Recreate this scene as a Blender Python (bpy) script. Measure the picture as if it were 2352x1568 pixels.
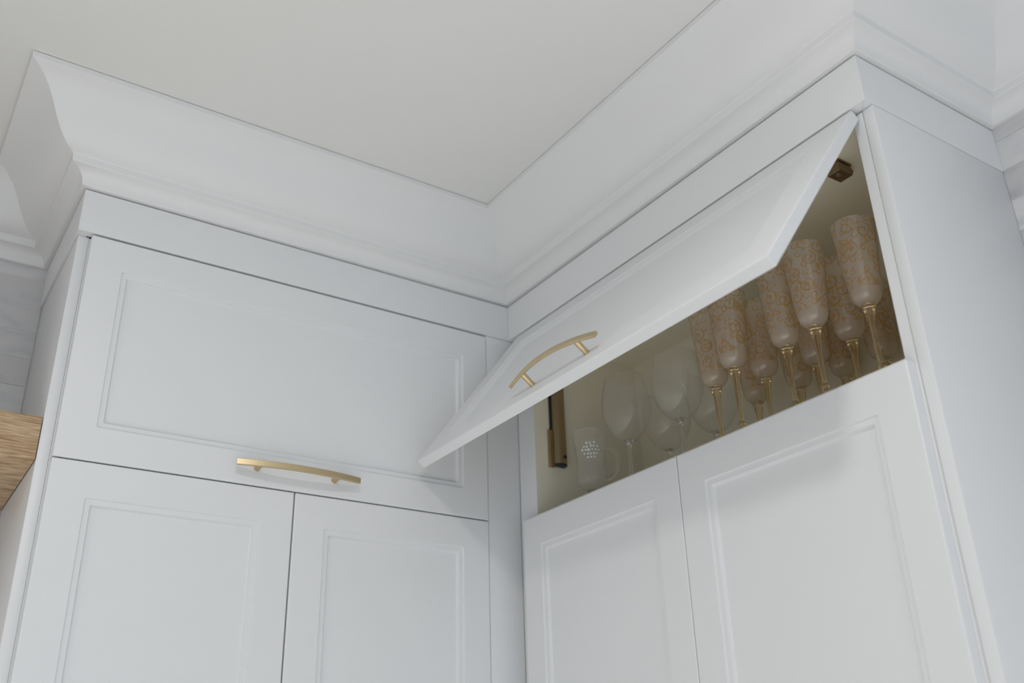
import bpy, bmesh, math, random
from mathutils import Matrix, Vector

random.seed(4)
S = bpy.context.scene
for o in list(bpy.data.objects):
    bpy.data.objects.remove(o)
C = S.collection
ZO = 2.45                      # height of the underside of the fascia boards above the floor

# ------------------------------------------------------------------ camera
cam_d = bpy.data.cameras.new('camera')
cam = bpy.data.objects.new('camera', cam_d)
C.objects.link(cam)
F_PX = 2267.106
right = Vector((0.83408797, -0.5510033, -0.02631754))
down = Vector((0.21791741, 0.3729524, -0.90189717))
fwd = Vector((0.50676351, 0.74652653, 0.43114833))
m = Matrix.Identity(4)
for i in range(3):
    m[i][0] = right[i]
    m[i][1] = -down[i]
    m[i][2] = -fwd[i]
m[0][3], m[1][3], m[2][3] = -1.19095, -1.76988, -1.02076 + ZO
cam.matrix_world = m
cam_d.sensor_fit = 'HORIZONTAL'
cam_d.sensor_width = 36.0
cam_d.lens = F_PX / 2352 * 36.0
cam_d.clip_start = 0.02
cam_d.dof.use_dof = True
cam_d.dof.focus_distance = 1.78
cam_d.dof.aperture_fstop = 2.4
S.camera = cam

# ------------------------------------------------------------------ light and exposure
S.view_settings.view_transform = 'Standard'
S.view_settings.look = 'None'
S.view_settings.exposure = -1.83
S.view_settings.gamma = 1.0
S.view_settings.use_curve_mapping = False
w = bpy.data.worlds.new('daylight')
S.world = w
w.use_nodes = True
w.node_tree.nodes['Background'].inputs[0].default_value = (0.80, 0.88, 1.0, 1)
w.node_tree.nodes['Background'].inputs[1].default_value = 0.6


def area(name, loc, aim, sx, sy, energy, col, shape='RECTANGLE', spread=180):
    l = bpy.data.lights.new(name, 'AREA')
    l.shape = shape
    l.size = sx
    l.size_y = sy
    l.energy = energy
    l.color = col
    l.spread = math.radians(spread)
    o = bpy.data.objects.new(name, l)
    C.objects.link(o)
    o.location = (loc[0], loc[1], loc[2] + ZO)
    o.rotation_euler = Vector(aim).to_track_quat('-Z', 'Y').to_euler()
    return o


ROOM_L, ROOM_F = -4.2, -4.8
# daylight through the window in the left wall (its head lies level with the open flap) and through the front window
area('window_daylight_left', (ROOM_L + 0.03, -1.5, -0.98), (1, 0, -0.35), 2.6, 1.2, 30, (0.90, 0.95, 1.0))
area('window_daylight_front', (-1.3, ROOM_F + 0.03, -0.85), (0, 1, -0.35), 3.4, 1.7, 54, (0.47, 0.69, 1.0))
# recessed ceiling downlight in front of the cabinets, then fill lamps added for floor bounce
DOWN = [(-1.0, -1.42, 22), (-2.5, -1.6, 80), (-1.0, -3.1, 80), (-2.5, -3.1, 80)]
for dx, dy, de in DOWN:
    area('downlight_and_fill', (dx, dy, 0.245), (0, 0, -1), 0.15, 0.15, de, (1.0, 0.985, 0.965), 'DISK', 180 if de == 22 else 110)


# ------------------------------------------------------------------ materials
def new_mat(name):
    mt = bpy.data.materials.new(name)
    mt.use_nodes = True
    nt = mt.node_tree
    b = nt.nodes['Principled BSDF']
    return mt, nt, b


def link(nt, a, b):
    nt.links.new(a, b)


def paint(name, col, rough=0.4, spec=0.5, bump=0.0, scale=90.0, var=0.02):
    mt, nt, b = new_mat(name)
    tc = nt.nodes.new('ShaderNodeTexCoord')
    n = nt.nodes.new('ShaderNodeTexNoise')
    n.inputs['Scale'].default_value = 3.0
    n.inputs['Detail'].default_value = 3.0
    link(nt, tc.outputs['Object'], n.inputs['Vector'])
    mx = nt.nodes.new('ShaderNodeMix')
    mx.data_type = 'RGBA'
    mx.inputs['A'].default_value = (*[c * (1 - var) for c in col], 1)
    mx.inputs['B'].default_value = (*[min(1, c * (1 + var)) for c in col], 1)
    link(nt, n.outputs['Fac'], mx.inputs['Factor'])
    link(nt, mx.outputs['Result'], b.inputs['Base Color'])
    b.inputs['Roughness'].default_value = rough
    b.inputs['Specular IOR Level'].default_value = spec
    if bump:
        n2 = nt.nodes.new('ShaderNodeTexNoise')
        n2.inputs['Scale'].default_value = scale
        n2.inputs['Detail'].default_value = 4
        link(nt, tc.outputs['Object'], n2.inputs['Vector'])
        bp = nt.nodes.new('ShaderNodeBump')
        bp.inputs['Strength'].default_value = bump
        bp.inputs['Distance'].default_value = 0.002
        link(nt, n2.outputs['Fac'], bp.inputs['Height'])
        link(nt, bp.outputs['Normal'], b.inputs['Normal'])
    return mt


M_LACQ = paint('white_satin_lacquer', (0.80, 0.805, 0.81), 0.38, 0.5, var=0.006)
M_TRIM = paint('white_trim_paint', (0.81, 0.81, 0.805), 0.5, 0.4, var=0.008)
M_CEIL = paint('ceiling_paint', (0.82, 0.82, 0.795), 0.85, 0.25, 0.05, 120, var=0.01)
M_WALL = paint('wall_plaster', (0.74, 0.73, 0.71), 0.8, 0.3, 0.05, 80)
M_INT = paint('cream_melamine', (0.89, 0.84, 0.68), 0.5, 0.4, var=0.01)
M_FLOOR = paint('pale_stone_floor', (0.80, 0.79, 0.775), 0.5, 0.4, 0.05, 20, var=0.03)
M_GROUT = paint('pale_grout', (0.72, 0.70, 0.67), 0.9, 0.2, 0.1, 200)
M_DARK = paint('black_plastic', (0.02, 0.02, 0.022), 0.5, 0.4)


def metal(name, col, rough, streak=True):
    mt, nt, b = new_mat(name)
    b.inputs['Base Color'].default_value = (*col, 1)
    b.inputs['Metallic'].default_value = 1.0
    b.inputs['Roughness'].default_value = rough
    if streak:
        tc = nt.nodes.new('ShaderNodeTexCoord')
        mp = nt.nodes.new('ShaderNodeMapping')
        mp.inputs['Scale'].default_value = (30, 30, 900)
        n = nt.nodes.new('ShaderNodeTexNoise')
        n.inputs['Scale'].default_value = 1.0
        link(nt, tc.outputs['Object'], mp.inputs['Vector'])
        link(nt, mp.outputs['Vector'], n.inputs['Vector'])
        r = nt.nodes.new('ShaderNodeMapRange')
        r.inputs['To Min'].default_value = rough * 0.85
        r.inputs['To Max'].default_value = rough * 1.2
        link(nt, n.outputs['Fac'], r.inputs['Value'])
        link(nt, r.outputs['Result'], b.inputs['Roughness'])
    return mt


M_BRASS = metal('brushed_brass', (0.62, 0.50, 0.31), 0.36)
M_BRONZE = metal('bronze_anodised_metal', (0.42, 0.33, 0.20), 0.38)
M_BROWN = metal('brown_hinge_metal', (0.30, 0.22, 0.14), 0.45, False)
M_STEEL = metal('screw_steel', (0.55, 0.52, 0.46), 0.3, False)


def marble():
    mt, nt, b = new_mat('grey_veined_marble')
    tc = nt.nodes.new('ShaderNodeTexCoord')
    oi = nt.nodes.new('ShaderNodeObjectInfo')
    sc = nt.nodes.new('ShaderNodeVectorMath')
    sc.operation = 'SCALE'
    cmb = nt.nodes.new('ShaderNodeCombineXYZ')
    for k in range(3):
        link(nt, oi.outputs['Random'], cmb.inputs[k])
    link(nt, cmb.outputs[0], sc.inputs[0])
    sc.inputs['Scale'].default_value = 37.0
    ad = nt.nodes.new('ShaderNodeVectorMath')
    ad.operation = 'ADD'
    link(nt, tc.outputs['Object'], ad.inputs[0])
    link(nt, sc.outputs[0], ad.inputs[1])
    mp = nt.nodes.new('ShaderNodeMapping')
    mp.inputs['Rotation'].default_value = (0.5, 0.35, 0.4)
    mp.inputs['Scale'].default_value = (5, 5, 16)
    link(nt, ad.outputs[0], mp.inputs['Vector'])
    n = nt.nodes.new('ShaderNodeTexNoise')
    n.inputs['Scale'].default_value = 1.3
    n.inputs['Detail'].default_value = 7
    n.inputs['Distortion'].default_value = 1.2
    link(nt, mp.outputs[0], n.inputs['Vector'])
    cr = nt.nodes.new('ShaderNodeValToRGB')
    e = cr.color_ramp.elements
    e[0].position, e[0].color = 0.25, (0.52, 0.52, 0.54, 1)
    e[1].position, e[1].color = 0.62, (0.68, 0.67, 0.67, 1)
    k = e.new(0.45)
    k.color = (0.63, 0.63, 0.64, 1)
    link(nt, n.outputs['Fac'], cr.inputs['Fac'])
    mr = nt.nodes.new('ShaderNodeMapRange')
    mr.inputs['To Min'].default_value = 0.86
    mr.inputs['To Max'].default_value = 1.08
    link(nt, oi.outputs['Random'], mr.inputs['Value'])
    ml = nt.nodes.new('ShaderNodeMix')
    ml.data_type = 'RGBA'
    ml.blend_type = 'MULTIPLY'
    ml.inputs['Factor'].default_value = 1
    link(nt, cr.outputs['Color'], ml.inputs['A'])
    link(nt, mr.outputs['Result'], ml.inputs['B'])
    link(nt, ml.outputs['Result'], b.inputs['Base Color'])
    b.inputs['Roughness'].default_value = 0.3
    return mt


M_MARBLE = marble()


def oak():
    mt, nt, b = new_mat('brushed_oak')
    tc = nt.nodes.new('ShaderNodeTexCoord')
    mp = nt.nodes.new('ShaderNodeMapping')
    mp.inputs['Scale'].default_value = (22, 60, 420)
    link(nt, tc.outputs['Object'], mp.inputs['Vector'])
    n = nt.nodes.new('ShaderNodeTexNoise')
    n.inputs['Scale'].default_value = 1.0
    n.inputs['Detail'].default_value = 4
    n.inputs['Roughness'].default_value = 0.6
    link(nt, mp.outputs[0], n.inputs['Vector'])
    mp2 = nt.nodes.new('ShaderNodeMapping')
    mp2.inputs['Scale'].default_value = (1.2, 9, 30)
    link(nt, tc.outputs['Object'], mp2.inputs['Vector'])
    n2 = nt.nodes.new('ShaderNodeTexNoise')
    n2.inputs['Scale'].default_value = 1.0
    n2.inputs['Detail'].default_value = 3
    link(nt, mp2.outputs[0], n2.inputs['Vector'])
    ad = nt.nodes.new('ShaderNodeMath')
    ad.operation = 'ADD'
    mu = nt.nodes.new('ShaderNodeMath')
    mu.operation = 'MULTIPLY'
    mu.inputs[1].default_value = 0.5
    link(nt, n2.outputs['Fac'], mu.inputs[0])
    link(nt, n.outputs['Fac'], ad.inputs[0])
    link(nt, mu.outputs[0], ad.inputs[1])
    cr = nt.nodes.new('ShaderNodeValToRGB')
    e = cr.color_ramp.elements
    e[0].position, e[0].color = 0.55, (0.30, 0.17, 0.075, 1)
    e[1].position, e[1].color = 0.92, (0.66, 0.49, 0.31, 1)
    link(nt, ad.outputs[0], cr.inputs['Fac'])
    link(nt, cr.outputs['Color'], b.inputs['Base Color'])
    b.inputs['Roughness'].default_value = 0.6
    bp = nt.nodes.new('ShaderNodeBump')
    bp.inputs['Strength'].default_value = 0.4
    bp.inputs['Distance'].default_value = 0.001
    link(nt, n.outputs['Fac'], bp.inputs['Height'])
    link(nt, bp.outputs['Normal'], b.inputs['Normal'])
    return mt


M_OAK = oak()


def clear_glass(name, tint, strength=1.0, haze=0.0):
    """thin blown glass: clear through, with the mirror reflection of a glass surface"""
    mt, nt, b = new_mat(name)
    nt.nodes.remove(b)
    out = nt.nodes['Material Output']
    tr = nt.nodes.new('ShaderNodeBsdfTransparent')
    tr.inputs['Color'].default_value = (*tint, 1)
    gl = nt.nodes.new('ShaderNodeBsdfGlossy')
    gl.inputs['Roughness'].default_value = 0.03
    lw = nt.nodes.new('ShaderNodeLayerWeight')
    lw.inputs['Blend'].default_value = 0.5
    pw = nt.nodes.new('ShaderNodeMath')
    pw.operation = 'POWER'
    pw.inputs[1].default_value = 4.0
    link(nt, lw.outputs['Facing'], pw.inputs[0])
    mu = nt.nodes.new('ShaderNodeMath')
    mu.operation = 'MULTIPLY_ADD'
    mu.inputs[1].default_value = strength * 0.7
    mu.inputs[2].default_value = 0.04
    link(nt, pw.outputs[0], mu.inputs[0])
    mx = nt.nodes.new('ShaderNodeMixShader')
    link(nt, mu.outputs[0], mx.inputs['Fac'])
    df = nt.nodes.new('ShaderNodeBsdfDiffuse')       # pale haze painted in to brighten the glass
    df.inputs['Color'].default_value = (0.9, 0.9, 0.88, 1)
    m0 = nt.nodes.new('ShaderNodeMixShader')
    m0.inputs['Fac'].default_value = haze
    link(nt, tr.outputs[0], m0.inputs[1])
    link(nt, df.outputs[0], m0.inputs[2])
    link(nt, m0.outputs[0], mx.inputs[1])
    link(nt, gl.outputs[0], mx.inputs[2])
    link(nt, mx.outputs[0], out.inputs['Surface'])
    return mt


M_GLASS = clear_glass('thin_clear_glass', (0.985, 0.985, 0.975), 1.0, 0.08)
M_PANE = clear_glass('window_glass', (0.97, 0.98, 0.98), 0.8)


def solid_glass(name, col, rough=0.02):
    mt, nt, b = new_mat(name)
    b.inputs['Base Color'].default_value = (*col, 1)
    b.inputs['Transmission Weight'].default_value = 1.0
    b.inputs['Roughness'].default_value = rough
    b.inputs['IOR'].default_value = 1.47
    return mt


M_STEM = solid_glass('amber_stem_glass', (0.98, 0.84, 0.58))
M_CSTEM = solid_glass('clear_stem_glass', (0.96, 0.97, 0.95))
M_FROST = paint('white_engraving', (0.80, 0.82, 0.82), 0.6, 0.5)


def flute_glass():
    """frosted amber glass etched with gold scrolls (scrolls: spirals in the cells of a Voronoi pattern)"""
    mt, nt, b = new_mat('etched_amber_glass')
    N = nt.nodes.new
    uv = N('ShaderNodeUVMap')
    oi = N('ShaderNodeObjectInfo')
    cmb = N('ShaderNodeCombineXYZ')
    mr = N('ShaderNodeMath')
    mr.operation = 'MULTIPLY'
    mr.inputs[1].default_value = 3.0
    link(nt, oi.outputs['Random'], mr.inputs[0])
    link(nt, mr.outputs[0], cmb.inputs[0])
    ad = N('ShaderNodeVectorMath')
    ad.operation = 'ADD'
    link(nt, uv.outputs[0], ad.inputs[0])
    link(nt, cmb.outputs[0], ad.inputs[1])

    def math_(op, a, bb=None, c=None):
        n = N('ShaderNodeMath')
        n.operation = op
        for i, s in enumerate((a, bb, c)):
            if s is None:
                continue
            if isinstance(s, (int, float)):
                n.inputs[i].default_value = s
            else:
                link(nt, s, n.inputs[i])
        return n.outputs[0]

    def scroll(scale, turns, sign, reach):
        s = N('ShaderNodeVectorMath')
        s.operation = 'SCALE'
        s.inputs['Scale'].default_value = scale
        link(nt, ad.outputs[0], s.inputs[0])
        v = N('ShaderNodeTexVoronoi')
        v.voronoi_dimensions = '2D'
        v.inputs['Scale'].default_value = 1.0
        v.inputs['Randomness'].default_value = 0.75
        link(nt, s.outputs[0], v.inputs['Vector'])
        d = N('ShaderNodeVectorMath')
        d.operation = 'SUBTRACT'
        link(nt, s.outputs[0], d.inputs[0])
        link(nt, v.outputs['Position'], d.inputs[1])
        sp = N('ShaderNodeSeparateXYZ')
        link(nt, d.outputs[0], sp.inputs[0])
        ang = math_('ARCTAN2', sp.outputs[1], sp.outputs[0])
        rad = v.outputs['Distance']
        ph = math_('ADD', math_('MULTIPLY', ang, sign), math_('MULTIPLY', rad, turns))
        line = math_('GREATER_THAN', math_('SINE', ph), 0.55)
        inside = math_('LESS_THAN', rad, reach)
        return math_('MULTIPLY', line, inside)

    a = scroll(58.0, 15.0, 1.0, 0.40)
    c = scroll(30.0, 21.0, -1.0, 0.44)
    # leafy gold patches between the scrolls
    nz = N('ShaderNodeTexNoise')
    nz.inputs['Scale'].default_value = 52.0
    nz.inputs['Detail'].default_value = 2.0
    nz.inputs['Distortion'].default_value = 1.5
    link(nt, ad.outputs[0], nz.inputs['Vector'])
    leaf = math_('GREATER_THAN', nz.outputs['Fac'], 0.615)
    gold = math_('MAXIMUM', math_('MAXIMUM', a, c), leaf)
    # plain ring at the bottom of the bowl (height runs along V, in metres)
    sp = N('ShaderNodeSeparateXYZ')
    link(nt, uv.outputs[0], sp.inputs[0])
    gold = math_('MULTIPLY', gold, math_('GREATER_THAN', sp.outputs[1], 0.026))
    mx = N('ShaderNodeMix')
    mx.data_type = 'RGBA'
    mx.inputs['A'].default_value = (0.92, 0.85, 0.76, 1)
    mx.inputs['B'].default_value = (0.64, 0.42, 0.19, 1)
    link(nt, gold, mx.inputs['Factor'])
    link(nt, mx.outputs['Result'], b.inputs['Base Color'])
    b.inputs['Roughness'].default_value = 0.08
    b.inputs['Specular IOR Level'].default_value = 0.6
    # light passes through the frosted wall
    tl = N('ShaderNodeBsdfTranslucent')
    link(nt, mx.outputs['Result'], tl.inputs['Color'])
    m1 = N('ShaderNodeMixShader')
    m1.inputs['Fac'].default_value = 0.35
    link(nt, b.outputs[0], m1.inputs[1])
    link(nt, tl.outputs[0], m1.inputs[2])
    tr = N('ShaderNodeBsdfTransparent')
    tr.inputs['Color'].default_value = (0.95, 0.87, 0.74, 1)
    m2 = N('ShaderNodeMixShader')
    fac = math_('MULTIPLY_ADD', gold, -0.25, 0.58)
    link(nt, fac, m2.inputs['Fac'])
    link(nt, m1.outputs[0], m2.inputs[1])
    link(nt, tr.outputs[0], m2.inputs[2])
    lw = N('ShaderNodeLayerWeight')
    lw.inputs['Blend'].default_value = 0.5
    gs = N('ShaderNodeBsdfGlossy')
    gs.inputs['Roughness'].default_value = 0.05
    m3 = N('ShaderNodeMixShader')
    link(nt, math_('MULTIPLY_ADD', math_('POWER', lw.outputs['Facing'], 4.0), 0.4, 0.05), m3.inputs['Fac'])
    link(nt, m2.outputs[0], m3.inputs[1])
    link(nt, gs.outputs[0], m3.inputs[2])
    link(nt, m3.outputs[0], nt.nodes['Material Output'].inputs['Surface'])
    bp = N('ShaderNodeBump')
    bp.inputs['Strength'].default_value = 0.35
    bp.inputs['Distance'].default_value = 0.001
    link(nt, gold, bp.inputs['Height'])
    link(nt, bp.outputs['Normal'], b.inputs['Normal'])
    link(nt, bp.outputs['Normal'], gs.inputs['Normal'])
    return mt


M_FLUTE = flute_glass()


# ------------------------------------------------------------------ helpers
def put(o, parent=None):
    C.objects.link(o)
    if parent is None:
        o.location.z += ZO
    else:
        o.parent = parent
    return o


def make(name, bm, mat, parent=None, base=(0, 0, 0), smooth=True, angle=32, flat=()):
    """one mesh object; vertices are given in scene metres (z = 0 at the fascia underside)"""
    bmesh.ops.recalc_face_normals(bm, faces=bm.faces[:])
    me = bpy.data.meshes.new(name)
    bm.to_mesh(me)
    bm.free()
    me.materials.append(mat)
    if smooth:
        for p in me.polygons:
            p.use_smooth = True
        me.set_sharp_from_angle(angle=math.radians(angle))
        for i in flat:
            me.polygons[i].use_smooth = False
    o = bpy.data.objects.new(name, me)
    if parent is not None:
        o.location = (-base[0], -base[1], -base[2])
    put(o, parent)
    return o


def thing(name, label, cat, loc=(0, 0, 0), group=None):
    o = bpy.data.objects.new(name, None)
    o.empty_display_size = 0.05
    o.location = loc
    put(o)
    tag(o, label, cat, group)
    return o


def tag(o, label, cat, group=None):
    o['label'] = label
    o['category'] = cat
    if group:
        o['group'] = group
    return o


def structure(o, label=None):
    o['kind'] = 'structure'
    if label:
        o['label'] = label
    return o


def box(bm, x0, x1, y0, y1, z0, z1, bev=0.0):
    x0, x1 = sorted((x0, x1)); y0, y1 = sorted((y0, y1)); z0, z1 = sorted((z0, z1))
    r = bmesh.ops.create_cube(bm, size=1.0)
    vs = r['verts']
    for v in vs:
        v.co = ((x0 + x1) / 2 + v.co.x * (x1 - x0), (y0 + y1) / 2 + v.co.y * (y1 - y0), (z0 + z1) / 2 + v.co.z * (z1 - z0))
    if bev:
        es = list({e for v in vs for e in v.link_edges})
        bmesh.ops.bevel(bm, geom=es, offset=bev, segments=2, profile=0.5, affect='EDGES')
    return bm


def bbox(*a, bev=0.0):
    return box(bmesh.new(), *a, bev=bev)


def tube(bm, a, b, r, n=16, r2=None):
    a, b = Vector(a), Vector(b)
    r2 = r if r2 is None else r2
    d = (b - a).normalized()
    u = d.orthogonal().normalized()
    v = d.cross(u)
    la = [bm.verts.new(a + (u * math.cos(t) + v * math.sin(t)) * r) for t in [2 * math.pi * i / n for i in range(n)]]
    lb = [bm.verts.new(b + (u * math.cos(t) + v * math.sin(t)) * r2) for t in [2 * math.pi * i / n for i in range(n)]]
    for i in range(n):
        bm.faces.new((la[i], la[(i + 1) % n], lb[(i + 1) % n], lb[i]))
    bm.faces.new(la[::-1])
    bm.faces.new(lb)


def lathe(prof, n=40, closed=False):
    """revolve (r, z) points; r = 0 closes to a pole; UV = (arc length, height)"""
    bm = bmesh.new()
    uvl = bm.loops.layers.uv.new('UVMap')
    rings = []
    for r, z in prof:
        if r < 1e-6:
            rings.append([bm.verts.new((0, 0, z))])
        else:
            rings.append([bm.verts.new((r * math.cos(2 * math.pi * i / n), r * math.sin(2 * math.pi * i / n), z)) for i in range(n)])
    pairs = list(zip(rings, rings[1:]))
    if closed:
        pairs.append((rings[-1], rings[0]))
    z0 = min(z for r, z in prof)
    for A, B in pairs:
        for i in range(n):
            j = (i + 1) % n
            vs = [A[i % len(A)], A[j % len(A)], B[j % len(B)], B[i % len(B)]]
            us = [i, j if j else n, j if j else n, i]
            q, uu = [], []
            for v, u in zip(vs, us):
                if v not in q:
                    q.append(v)
                    uu.append(u)
            if len(q) < 3:
                continue
            f = bm.faces.new(q)
            for lp, u in zip(f.loops, uu):
                lp[uvl].uv = (u / n * 0.19, lp.vert.co.z - z0)
    return bm


# ------------------------------------------------------------------ dimensions read from the photograph (metres)
W, V, D, DL = 0.9752, 1.0436, 0.3847, 0.3777     # left run, right run, depths to the walls
H_CEIL, FASC = 0.2552, 0.0900
FLOOR = -ZO
GAPZ, ZF = 0.0042, 0.4475                        # top of the doors, joint between flap and lower doors

# ------------------------------------------------------------------ the room
structure(make('floor', bbox(ROOM_L, D + 0.1, ROOM_F, DL + 0.1, FLOOR - 0.1, FLOOR), M_FLOOR, smooth=False))
structure(make('ceiling', bbox(ROOM_L, D + 0.1, ROOM_F, DL + 0.1, H_CEIL, H_CEIL + 0.1), M_CEIL, smooth=False))
T_THK = 0.008
SINK = 0.0012           # grout lies this far behind the tile faces
wall_back = structure(make('wall_back', bbox(ROOM_L, D + 0.1, DL + SINK, DL + 0.12, FLOOR, H_CEIL), M_GROUT, smooth=False))
wall_right = structure(make('wall_right', bbox(D + SINK, D + 0.12, ROOM_F, DL + SINK, FLOOR, H_CEIL), M_GROUT, smooth=False))


def wall_with_window(name, axis, pos, a0, a1, w0, w1, wz0, wz1, thick):
    bm = bmesh.new()
    rects = [(a0, w0, FLOOR, H_CEIL), (w1, a1, FLOOR, H_CEIL), (w0, w1, FLOOR, wz0), (w0, w1, wz1, H_CEIL)]
    for (p, q, z0, z1) in rects:
        if axis == 'x':
            box(bm, pos - thick, pos, p, q, z0, z1)
        else:
            box(bm, p, q, pos - thick, pos, z0, z1)
    return structure(make(name, bm, M_WALL, smooth=False))


def window(name, axis, pos, w0, w1, z0, z1, n):
    bm = bmesh.new()
    t = 0.05

    def b(p, q, a, c):
        if axis == 'x':
            box(bm, pos - 0.09, pos - 0.03, p, q, a, c)
        else:
            box(bm, p, q, pos - 0.09, pos - 0.03, a, c)
    b(w0, w1, z0, z0 + t); b(w0, w1, z1 - t, z1); b(w0, w0 + t, z0 + t, z1 - t); b(w1 - t, w1, z0 + t, z1 - t)
    for k in range(1, n):
        c = w0 + (w1 - w0) * k / n
        b(c - t / 2, c + t / 2, z0 + t, z1 - t)
    o = structure(make(name, bm, M_TRIM, smooth=False))
    for k in range(n):
        p = w0 + (w1 - w0) * k / n + t / 2
        q = w0 + (w1 - w0) * (k + 1) / n - t / 2
        pb = bbox(pos - 0.062, pos - 0.058, p, q, z0 + t, z1 - t) if axis == 'x' else bbox(p, q, pos - 0.062, pos - 0.058, z0 + t, z1 - t)
        make('pane', pb, M_PANE, o, smooth=False)
    return o


wall_with_window('wall_left', 'x', ROOM_L, ROOM_F, DL + 0.1, -2.85, -0.15, -1.62, -0.34, 0.12)
window('window_1', 'x', ROOM_L, -2.85, -0.15, -1.62, -0.34, 3)
wall_with_window('wall_front', 'y', ROOM_F, ROOM_L, D + 0.1, -3.05, 0.2, -1.75, 0.02, 0.12)
window('window_2', 'y', ROOM_F, -3.05, 0.2, -1.75, 0.02, 3)

# marble tiles in running bond on the two walls beside the cabinets
TH, TL, JT = 0.0625, 0.2505, 0.0018
tile_mesh = {}


def tile(axis, a0, a1, z0, z1, parent):
    key = (axis, round(a1 - a0, 4), round(z1 - z0, 4))
    ca, cz = (a0 + a1) / 2, (z0 + z1) / 2
    if key not in tile_mesh:
        ha, hz = (a1 - a0) / 2, (z1 - z0) / 2
        bm = bbox(-ha, ha, 0, T_THK, -hz, hz, bev=0.0007) if axis == 'y' else bbox(0, T_THK, -ha, ha, -hz, hz, bev=0.0007)
        bmesh.ops.recalc_face_normals(bm, faces=bm.faces[:])
        me = bpy.data.meshes.new('tile')
        bm.to_mesh(me)
        bm.free()
        me.materials.append(M_MARBLE)
        tile_mesh[key] = me
    o = bpy.data.objects.new('tile', tile_mesh[key])
    o.location = (ca, DL, cz) if axis == 'y' else (D, ca, cz)
    put(o, parent)


for r in range(-18, 2):
    z0, z1 = 0.001 + TH * r + JT / 2, 0.001 + TH * (r + 1) - JT / 2
    off = 0.0 if r % 2 else TL / 2
    k = 0
    hi = -W + 0.006
    a1 = hi
    a0 = -W - TL + off + 0.03
    while a1 > -1.62:
        tile('y', max(a0, -1.75), a1 - JT, z0, z1, wall_back)
        a1 = a0
        a0 = a1 - TL
    hi = -V + 0.004
    a1 = hi
    a0 = -V - 0.34 + off + 0.12
    while a1 > -1.72:
        tile('x', max(a0, -1.85), a1 - JT, z0, z1, wall_right)
        a1 = a0
        a0 = a1 - TL

# ------------------------------------------------------------------ crown moulding in mitred runs
CROWN = [(-0.03, 0.0930), (0.0085, 0.0930), (0.0095, 0.0940), (0.0100, 0.1000), (0.0118, 0.1070), (0.0155, 0.1135),
         (0.0210, 0.1180), (0.0280, 0.1210), (0.0345, 0.1222), (0.0366, 0.1228), (0.0374, 0.1240), (0.0382, 0.1365),
         (0.0395, 0.1385), (0.0450, 0.1405), (0.0530, 0.1440), (0.0620, 0.1505), (0.0700, 0.1590), (0.0780, 0.1700),
         (0.0860, 0.1835), (0.0940, 0.1980), (0.1020, 0.2110), (0.1110, 0.2225), (0.1220, 0.2320), (0.1330, 0.2385),
         (0.1440, 0.2425), (0.1468, 0.2440), (0.1480, H_CEIL - 0.0016), (0.1440, H_CEIL - 0.0016), (0.1440, H_CEIL), (-0.03, H_CEIL)]
PATH = [(-3.0, DL), (-W, DL), (-W, 0.0), (0.0, 0.0), (0.0, -V), (D, -V), (D, -3.6)]
END = [(0, 1), (1, 1), (1, 1), (1, 1), (1, 1), (1, 1), (1, 0)]     # the open wall ends are not mitred
for i in range(6):
    bm = bmesh.new()
    rings = []
    for j in (i, i + 1):
        ex, ey = END[j]
        rings.append([bm.verts.new((PATH[j][0] - p * ex, PATH[j][1] - p * ey, z)) for p, z in CROWN])
    n = len(CROWN)
    for k in range(n):
        bm.faces.new((rings[0][k], rings[0][(k + 1) % n], rings[1][(k + 1) % n], rings[1][k]))
    bm.faces.new(rings[0])
    bm.faces.new(rings[1])
    lab = ['crown moulding along the tiled wall above the oak shelf', 'crown moulding return beside the oak shelf',
           'crown moulding above the closed flap door', 'crown moulding above the open flap door',
           'crown moulding return above the bluish end panel', 'crown moulding along the right tiled wall'][i]
    structure(make('trim_%d' % (i + 1), bm, M_TRIM, angle=28), 'white ' + lab)

# fascia boards between crown and doors (a shadow joint of 3 mm above them)
TF = 0.02
FB = [((-W, 0.0), (-W, DL), 'left return'), ((-W, 0.0), (0.0, 0.0), 'front'), ((0.0, 0.0), (0.0, -V), 'front'), ((0.0, -V), (D, -V), 'return')]


def fascia(n, pts, label):
    bm = bmesh.new()
    lo = [bm.verts.new((x, y, 0.0)) for x, y in pts]
    hi = [bm.verts.new((x, y, FASC)) for x, y in pts]
    k = len(pts)
    for a in range(k):
        bm.faces.new((lo[a], lo[(a + 1) % k], hi[(a + 1) % k], hi[a]))
    bm.faces.new(lo)
    bm.faces.new(hi)
    bmesh.ops.bevel(bm, geom=bm.edges[:], offset=0.0006, segments=1, affect='EDGES')
    structure(make('trim_%d' % n, bm, M_LACQ, smooth=False), label)


T3 = 0.075
fascia(7, [(-W, 0), (-W, DL), (-W + TF, DL), (-W + TF, TF)], 'white fascia return above the oak shelf')
fascia(8, [(-W, 0), (-W + TF, TF), (T3, T3), (0, 0)], 'white fascia board above the closed flap door')
fascia(9, [(0, 0), (T3, T3), (T3, -V + T3), (0, -V)], 'white fascia board above the open flap door')
fascia(10, [(0, -V), (T3, -V + T3), (D, -V + T3), (D, -V)], 'white fascia return above the bluish end panel')

# ------------------------------------------------------------------ doors
def rrect(w_, h_, inset, rad, n=4):
    x0, x1, y0, y1 = inset, w_ - inset, inset, h_ - inset
    pts = []
    for cx, cy, a in ((x1 - rad, y1 - rad, 0), (x0 + rad, y1 - rad, 90), (x0 + rad, y0 + rad, 180), (x1 - rad, y0 + rad, 270)):
        for k in range(n + 1):
            t = math.radians(a + 90 * k / n)
            pts.append((cx + rad * math.cos(t), cy + rad * math.sin(t)))
    return pts


FRAME = 0.0625
DT = 0.0205


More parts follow.
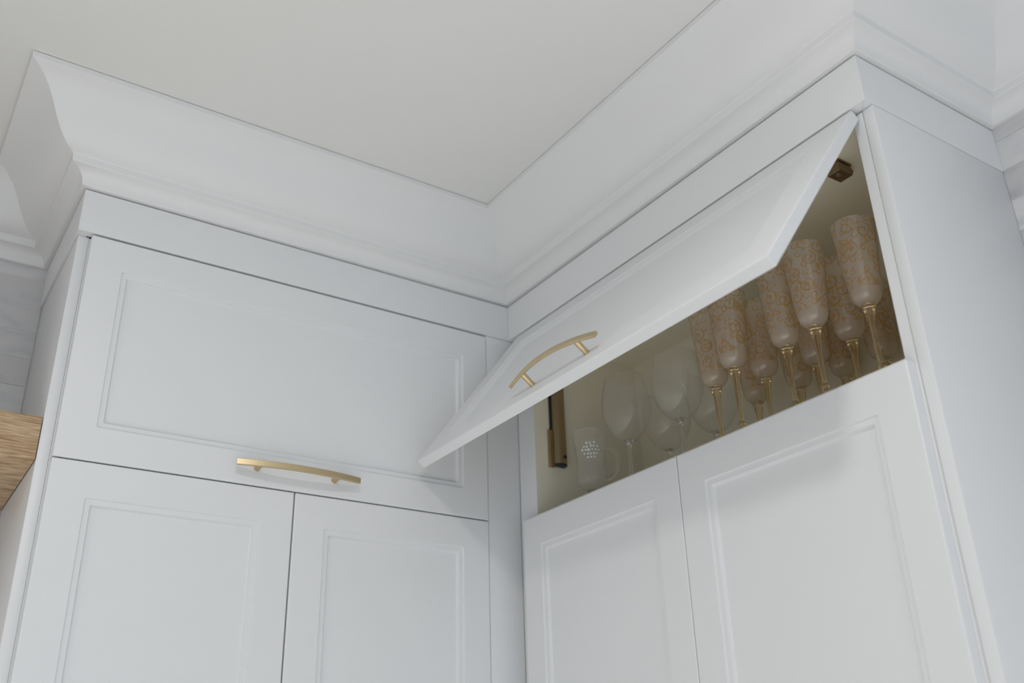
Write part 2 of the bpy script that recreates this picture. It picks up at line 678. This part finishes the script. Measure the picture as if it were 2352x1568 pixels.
def door_mesh(w_, h_, mapf):
    """milled door front: rounded outer edge, flat frame, quirk, ledge and a sunk centre panel"""
    E = 0.0022
    loops = [(0.0008, DT, .0012), (0.0, DT - .0008, .0012), (0.0, E, .0012), (E * .12, E * .45, .0012), (E * .45, E * .12, .0014), (E, 0.0, .0018),
             (FRAME, 0.0, .0030), (FRAME + .0005, .0002, .0032), (FRAME + .0010, .0012, .0032), (FRAME + .0013, .0026, .0030), (FRAME + .0018, .0032, .0030),
             (FRAME + .0105, .0034, .0030), (FRAME + .0112, .0037, .0030), (FRAME + .0117, .0052, .0030), (FRAME + .0123, .0076, .0030), (FRAME + .0134, .0090, .0030), (FRAME + .0150, .0095, .0030)]
    bm = bmesh.new()
    rings = []
    for inset, d, rad in loops:
        rings.append([bm.verts.new(mapf(u, v, d)) for u, v in rrect(w_, h_, inset, rad)])
    n = len(rings[0])
    for A, B in zip(rings, rings[1:]):
        for i in range(n):
            bm.faces.new((A[i], A[(i + 1) % n], B[(i + 1) % n], B[i]))
    bm.faces.new(rings[0])
    bm.faces.new(rings[-1])
    return bm


NV, NR = 20, 17                                   # vertices in a door loop, loops in a door
DOOR_FLAT = [k * NV + i for k in (1, 5, 10) for i in range(NV)] + [(NR - 1) * NV, (NR - 1) * NV + 1]


def handle_mesh(uc, vc, mapf, length=0.250, cc=0.160):
    """bowed flat bar on two round posts; d is negative in front of the door"""
    bm = bmesh.new()
    hw, th = 0.0060, 0.0070
    n = 28
    c = 0.0010
    sec = [(-hw + c, 0), (hw - c, 0), (hw, c), (hw, th - c), (hw - c, th), (-hw + c, th), (-hw, th - c), (-hw, c)]
    off = lambda s: 0.0335 - 0.0165 * (s / (length / 2)) ** 2
    rings = []
    for i in range(n + 1):
        s = -length / 2 + length * i / n
        sl = -0.0165 * 2 * s / (length / 2) ** 2
        L = math.hypot(1, sl)
        rings.append([bm.verts.new(mapf(uc + s - sl / L * d, vc + a, -(off(s) + d / L))) for a, d in sec])
    for A, B in zip(rings, rings[1:]):
        for k in range(8):
            bm.faces.new((A[k], A[(k + 1) % 8], B[(k + 1) % 8], B[k]))
    bm.faces.new(rings[0])
    bm.faces.new(rings[-1])
    for s in (-cc / 2, cc / 2):
        tube(bm, mapf(uc + s, vc, -0.0002), mapf(uc + s, vc, -(off(s) + 0.002)), 0.0055, 20)
        tube(bm, mapf(uc + s, vc, -0.00005), mapf(uc + s, vc, -0.0016), 0.0062, 20)
    return bm


# ------------------------------------------------------------------ left cabinet (closed)
XA0, XA1, XM = -0.9482, -0.0640, -0.5080
baseL = (-0.5, 0.2, FLOOR)
cabL = thing('tall_kitchen_cabinet', 'tall white cabinet with closed flap door beside the oak shelf', 'cabinet', baseL)
SP = 0.0214                                       # plane of the carcass front edges
make('end_panel', bbox(-0.9700, -0.9500, SP, DL, FLOOR, -0.0005, bev=0.0008), M_LACQ, cabL, baseL)
make('carcass', bbox(-0.9497, -0.066, SP - .0005, DL - 0.001, FLOOR, -0.0030), M_LACQ, cabL, baseL, smooth=False)
make('filler_strip', bbox(XA1 + .0009, SP + .0002, 0.0008, SP, FLOOR, -0.0012, bev=0.0006), M_LACQ, cabL, baseL)
mapL = lambda x0, z0: (lambda u, v, d: (x0 + u, d, z0 + v))
fl = make('flap_door', door_mesh(XA1 - XA0, ZF - .0013 - GAPZ, mapL(XA0, -ZF + .0013)), M_LACQ, cabL, baseL, flat=DOOR_FLAT)
make('pull_handle', handle_mesh(XM - XA0, 0.0345, mapL(XA0, -ZF + .0013)), M_BRASS, fl)
DB = FLOOR + 0.10
for x0, x1 in ((XA0, XM - .0013), (XM + .0013, XA1)):
    make('door', door_mesh(x1 - x0, -ZF - .0013 - DB, mapL(x0, DB)), M_LACQ, cabL, baseL, flat=DOOR_FLAT)

# ------------------------------------------------------------------ right cabinet (flap raised)
Y0, YM, Y1 = -0.0375, -0.5295, -1.0165
IL, IR = -0.0650, -1.0030                         # inner faces of the side boards
ITOP, IBOT, IBACK = -0.0200, -0.4380, 0.3350
baseR = (0.2, -0.5, FLOOR)
cabR = thing('tall_kitchen_cabinet', 'tall white cabinet with raised flap door showing glassware inside', 'cabinet', baseR)
make('end_panel', bbox(SP, D, -1.0218, -1.0418, FLOOR, -0.0005, bev=0.0008), M_LACQ, cabR, baseR)
make('side_board', bbox(SP, 0.3445, IR, IR - 0.0180, FLOOR, -0.0030), M_INT, cabR, baseR, smooth=False)
make('side_board', bbox(SP, 0.3445, IL, IL + 0.0180, FLOOR, -0.0030), M_INT, cabR, baseR, smooth=False)
make('edge_band', bbox(SP - .0008, SP, IR, IR - 0.0180, FLOOR, -0.0030), M_LACQ, cabR, baseR, smooth=False)
make('edge_band', bbox(SP - .0008, SP, IL, IL + 0.0180, FLOOR, -0.0030), M_LACQ, cabR, baseR, smooth=False)
make('filler_strip', bbox(SP + .0003, 0.040, -0.0465, 0.0, FLOOR, -0.0012), M_LACQ, cabR, baseR, smooth=False)
make('top_board', bbox(SP, IBACK, IL, IR, ITOP, -0.0030), M_INT, cabR, baseR, smooth=False)
make('back_board', bbox(IBACK, IBACK + 0.009, IL, IR, FLOOR + .1, -0.0030), M_INT, cabR, baseR, smooth=False)
make('bottom_board', bbox(SP, IBACK, IL, IR, IBOT - 0.018, IBOT), M_INT, cabR, baseR, smooth=False)
make('lower_carcass', bbox(SP + .001, IBACK, IL, IR, FLOOR, IBOT - 0.0185), M_LACQ, cabR, baseR, smooth=False)
mapR = lambda y0, z0: (lambda u, v, d: (d, y0 - u, z0 + v))
for y0, y1 in ((Y0, YM + .0008), (YM - .0008, Y1)):
    make('door', door_mesh(y0 - y1, -ZF - .0013 - DB, mapR(y0, DB)), M_LACQ, cabR, baseR, flat=DOOR_FLAT)
# the flap swings up about its top edge
TH_F = 0.6428
A0 = Vector((0.0033, 0, -0.0012))
DN = Vector((-math.sin(TH_F), 0, -math.cos(TH_F)))
NI = Vector((math.cos(TH_F), 0, -math.sin(TH_F)))
FL_H = 0.4430


def mapF(u, v, d):
    p = A0 + DN * (FL_H - v) + NI * d
    return (p.x, Y0 - 0.0008 - u, p.z)


FW = Y0 - 0.0008 + 1.0145
fr = make('flap_door', door_mesh(FW, FL_H, mapF), M_LACQ, cabR, baseR, flat=DOOR_FLAT)
make('pull_handle', handle_mesh(0.4725, FL_H - 0.4040, mapF), M_BRASS, fr)

# lift stay on the inner left side
st = bmesh.new()
sx0, sx1, sz0, sz1 = 0.0660, 0.0985, -0.3180, -0.0550
prof = [(sx0, IL), (sx0, IL - .010), (sx0 + .004, IL - .0165), (sx0 + .011, IL - .0195), (sx1 - .010, IL - .0195), (sx1 - .003, IL - .0165), (sx1, IL - .009), (sx1, IL)]
lo = [st.verts.new((x, y, sz0)) for x, y in prof]
hi = [st.verts.new((x, y, sz1)) for x, y in prof]
for k in range(len(prof)):
    st.faces.new((lo[k], lo[(k + 1) % 8], hi[(k + 1) % 8], hi[k]))
st.faces.new(lo)
st.faces.new(hi)
stay = make('lift_stay', st, M_BRONZE, cabR, baseR, angle=50)
stay['label'] = 'bronze metal lift stay on inner side'
cap = bmesh.new()
lo = [cap.verts.new((x * 1.0, y, sz0 - .004)) for x, y in prof]
hi = [cap.verts.new((x * 1.0, y, sz0 + .0002)) for x, y in prof]
for k in range(len(prof)):
    cap.faces.new((lo[k], lo[(k + 1) % 8], hi[(k + 1) % 8], hi[k]))
cap.faces.new(lo)
cap.faces.new(hi)
make('end_cap', cap, M_DARK, stay, angle=50)
make('mounting_bracket', bbox(0.0545, 0.0680, IL, IL - .009, -0.3260, -0.2380, bev=.0012), M_BRONZE, stay)
make('cover_strip', bbox(0.0615, 0.0664, IL, IL - .006, -0.2360, -0.1000, bev=.0008), M_DARK, stay)
sc = bmesh.new()
tube(sc, (0.088, IL - .0190, -0.302), (0.088, IL - .0206, -0.302), .0042, 18)
make('screw', sc, M_DARK, stay)
arm = bmesh.new()
pt = A0 + DN * 0.17 + NI * (DT + .004)
tube(arm, (0.082, IL - .010, -0.075), (pt.x, IL - .010, pt.z), 0.0045, 12)
make('lift_arm', arm, M_BRONZE, stay)

# flap hinge under the top board
hg = bmesh.new()
hx, hy = 0.086, -0.914
box(hg, hx - .019, hx + .015, hy - .017, hy + .013, ITOP, ITOP - .004, bev=.001)
hinge = make('flap_hinge', hg, M_BROWN, cabR, baseR)
hinge['label'] = 'brown metal flap hinge under the top board'
hb = bmesh.new()
pr = [(-.020, -.006), (.013, -.006), (.020, -.013), (.014, -.0235), (-.020, -.0235)]
lo = [hb.verts.new((hx + x, hy - .015, ITOP + z)) for x, z in pr]
hi = [hb.verts.new((hx + x, hy + .011, ITOP + z)) for x, z in pr]
for k in range(5):
    hb.faces.new((lo[k], lo[(k + 1) % 5], hi[(k + 1) % 5], hi[k]))
hb.faces.new(lo)
hb.faces.new(hi)
bmesh.ops.bevel(hb, geom=hb.edges[:], offset=.0006, segments=1, affect='EDGES')
make('hinge_body', hb, M_BROWN, hinge, smooth=False)
hs = bbox(hx - .016, hx + .010, hy - .013, hy + .009, ITOP - .0040, ITOP - .0062)
make('hinge_spacer', hs, M_DARK, hinge, smooth=False)
hk = bmesh.new()
tube(hk, (hx - .008, hy - .003, ITOP - .0234), (hx - .008, hy - .003, ITOP - .0246), .0045, 18)
make('screw', hk, M_STEEL, hinge)

# ------------------------------------------------------------------ oak shelf on the tiled wall
tag(make('floating_shelf', bbox(-2.6, -0.9715, 0.020, DL - .0005, -0.4525, -0.3735, bev=.0012), M_OAK),
    'thick oak floating shelf on the marble tiled wall beside the cabinet', 'shelf')

# ------------------------------------------------------------------ glassware
def copy_thing(root, loc, rot):
    r = root.copy()
    C.objects.link(r)
    r.location = (loc[0], loc[1], loc[2] + ZO)
    r.rotation_euler = (0, 0, rot)
    for ch in root.children:
        c = ch.copy()
        C.objects.link(c)
        c.parent = r
    return r


# tall amber flutes
FLUTES = [(0.113, -0.540), (0.079, -0.624), (0.243, -0.524), (0.161, -0.623), (0.092, -0.738), (0.259, -0.621),
          (0.073, -0.818), (0.199, -0.714), (0.167, -0.818), (0.288, -0.705), (0.087, -0.917), (0.289, -0.793)]
fb = 0.143                                        # bottom of the bowl above the foot
outer = [(0.0, fb - .001), (0.0075, fb), (0.0150, fb + .003), (0.0215, fb + .009), (0.0250, fb + .017), (0.0262, fb + .024), (0.0263, fb + .027), (0.0270, fb + .030),
         (0.0288, fb + .048), (0.0308, fb + .075), (0.0330, fb + .105), (0.0352, fb + .132), (0.0366, fb + .149), (0.0368, fb + .1505)]
bowl_prof = outer + [(0.0362, fb + .1512), (0.0356, fb + .1502), (0.0357, fb + .1492)]      # thin blown wall with a rounded rim
stem_prof = [(0.0, 0.0), (0.0335, 0.0), (0.0340, 0.0012), (0.0330, 0.0022), (0.0200, 0.0045), (0.0100, 0.0090), (0.0062, 0.0160), (0.0050, 0.0260), (0.0052, 0.0300), (0.0066, 0.0320), (0.0066, 0.0350), (0.0046, 0.0375), (0.0040, 0.0450),
             (0.0041, 0.0730), (0.0047, 0.0980), (0.0062, 0.1180), (0.0085, 0.1320), (0.0108, 0.1395), (0.0118, 0.1430), (0.0105, 0.1442), (0.0, 0.1446)]
A_ = 'amber etched champagne flute, '
FLUTE_LABELS = [A_ + 'first of the front row, next to the clear wine glasses', A_ + 'second of the front row from the clear wine glasses',
                A_ + 'first of the back row, behind the clear wine glasses', A_ + 'first of the middle row from the clear wine glasses',
                A_ + 'third of the front row from the clear wine glasses', A_ + 'second of the back row from the clear wine glasses',
                A_ + 'fourth of the front row from the clear wine glasses', A_ + 'second of the middle row from the clear wine glasses',
                A_ + 'third of the middle row from the clear wine glasses', A_ + 'third of the back row from the clear wine glasses',
                A_ + 'last of the front row, beside the cabinet end panel', A_ + 'last of the back row, beside the cabinet end panel']
flute = thing('champagne_flute', 'tall amber champagne flute etched with gold scrolls in the open cabinet', 'glass', (FLUTES[0][0], FLUTES[0][1], IBOT), 'amber champagne flutes in the open cabinet')
make('bowl', lathe(bowl_prof, 48), M_FLUTE, flute, angle=60)
make('stem', lathe(stem_prof, 28), M_STEM, flute, angle=60)
for i, (x, y) in enumerate(FLUTES[1:]):
    c = copy_thing(flute, (x, y, IBOT), (i + 1) * 1.37)
    c['label'] = FLUTE_LABELS[i + 1]
flute['label'] = FLUTE_LABELS[0]

# clear wine glasses
WINE = [(0.100, -0.291), (0.110, -0.439), (0.214, -0.290), (0.223, -0.422)]
wb = 0.111
wo = [(0.0, wb - .001), (0.010, wb), (0.022, wb + .006), (0.034, wb + .018), (0.044, wb + .035), (0.0505, wb + .055), (0.0525, wb + .073), (0.0510, wb + .095), (0.0470, wb + .118), (0.0425, wb + .138), (0.0420, wb + .140)]
wi = [(0.0414, wb + .1404), (0.0410, wb + .1396), (0.0412, wb + .1388)]
ws = [(0.0, 0.0), (0.0360, 0.0), (0.0366, 0.0012), (0.0355, 0.0022), (0.0200, 0.0045), (0.0090, 0.0080), (0.0050, 0.0140), (0.0040, 0.0300), (0.0040, 0.0830), (0.0048, 0.0990), (0.0075, 0.1070), (0.0110, 0.1115), (0.0, 0.1130)]
wine = thing('wine_glass', 'clear wine glass in the front row beside the footed mug', 'glass', (WINE[0][0], WINE[0][1], IBOT), 'clear wine glasses in the open cabinet')
make('bowl', lathe(wo + wi, 48), M_GLASS, wine, angle=60)
make('stem', lathe(ws, 28), M_CSTEM, wine, angle=60)
for i, (x, y) in enumerate(WINE[1:]):
    c = copy_thing(wine, (x, y, IBOT), i + 1.0)
    c['label'] = ['clear wine glass in the front row next to the amber flutes', 'clear wine glass in the back row behind the one beside the mug',
                  'clear wine glass in the back row next to the amber flutes'][i]

# Irish coffee mug with a handle and a white engraving
mug = thing('coffee_mug', 'clear footed coffee mug with handle and white engraved fruit', 'mug', (0.086, -0.180, IBOT))
mo = [(0.0, 0.030), (0.012, 0.031), (0.024, 0.036), (0.0300, 0.044), (0.0325, 0.055), (0.0315, 0.070), (0.0310, 0.090), (0.0325, 0.115), (0.0355, 0.140), (0.0385, 0.158), (0.0390, 0.160)]
mi = [(0.0382, 0.1612), (0.0370, 0.1608), (0.0366, 0.1596), (0.0365, 0.1580)]
make('bowl', lathe(mo + mi, 48), M_GLASS, mug, angle=60)
mf = [(0.0, 0.0), (0.0330, 0.0), (0.0340, 0.0015), (0.0330, 0.004), (0.020, 0.008), (0.0125, 0.014), (0.0120, 0.018), (0.0165, 0.021), (0.0170, 0.024), (0.0130, 0.027), (0.0130, 0.031), (0.0, 0.033)]
make('foot', lathe(mf, 32), M_CSTEM, mug, angle=60)
hd = bmesh.new()
pts = []
vdir = Vector((0.55, -0.83, 0)).normalized()
for k in range(15):
    t = math.pi * k / 14
    pts.append(vdir * (0.0300 + 0.030 * math.sin(t)) + Vector((0, 0, 0.088 + 0.036 * math.cos(t))))
side = Vector((-vdir.y, vdir.x, 0))
rings = []
for k, p in enumerate(pts):
    tg = (pts[min(k + 1, 14)] - pts[max(k - 1, 0)]).normalized()
    nn = tg.cross(side).normalized()
    rings.append([hd.verts.new(p + (side * math.cos(a) * .0050 + nn * math.sin(a) * .0038)) for a in [2 * math.pi * i / 12 for i in range(12)]])
for A, B in zip(rings, rings[1:]):
    for i in range(12):
        hd.faces.new((A[i], A[(i + 1) % 12], B[(i + 1) % 12], B[i]))
hd.faces.new(rings[0])
hd.faces.new(rings[-1])
make('handle', hd, M_CSTEM, mug, angle=60)
en = bmesh.new()
face = math.atan2(-1.77 + 0.18, -1.19 - 0.086)
for row, cnt in enumerate((3, 5, 6, 5, 3)):
    for k in range(cnt):
        zz = 0.128 - row * 0.0078 + random.uniform(-.001, .001)
        a = face + (k - (cnt - 1) / 2) * 0.215 + random.uniform(-.03, .03)
        rr = 0.0310 + max(0, zz - 0.09) * 0.075
        c = Vector((rr * math.cos(a), rr * math.sin(a), zz))
        r = bmesh.ops.create_icosphere(en, subdivisions=1, radius=random.uniform(.0024, .0034))
        nv = Vector((math.cos(a), math.sin(a), 0))
        for v in r['verts']:
            v.co = v.co - nv * v.co.dot(nv) * 0.8 + c + nv * .0008
make('engraving', en, M_FROST, mug)

# ------------------------------------------------------------------ rings of the unseen ceiling downlight and the added fill lamps
for i, (dx, dy, de) in enumerate(DOWN):
    dl = thing('unseen_downlight', 'unseen round white recessed downlight in the ceiling', 'downlight', (dx, dy, H_CEIL), 'recessed ceiling downlights')
    make('trim_ring', lathe([(0.078, 0.0), (0.078, -0.003), (0.090, -0.004), (0.095, 0.0)], 40, closed=True), M_TRIM, dl)
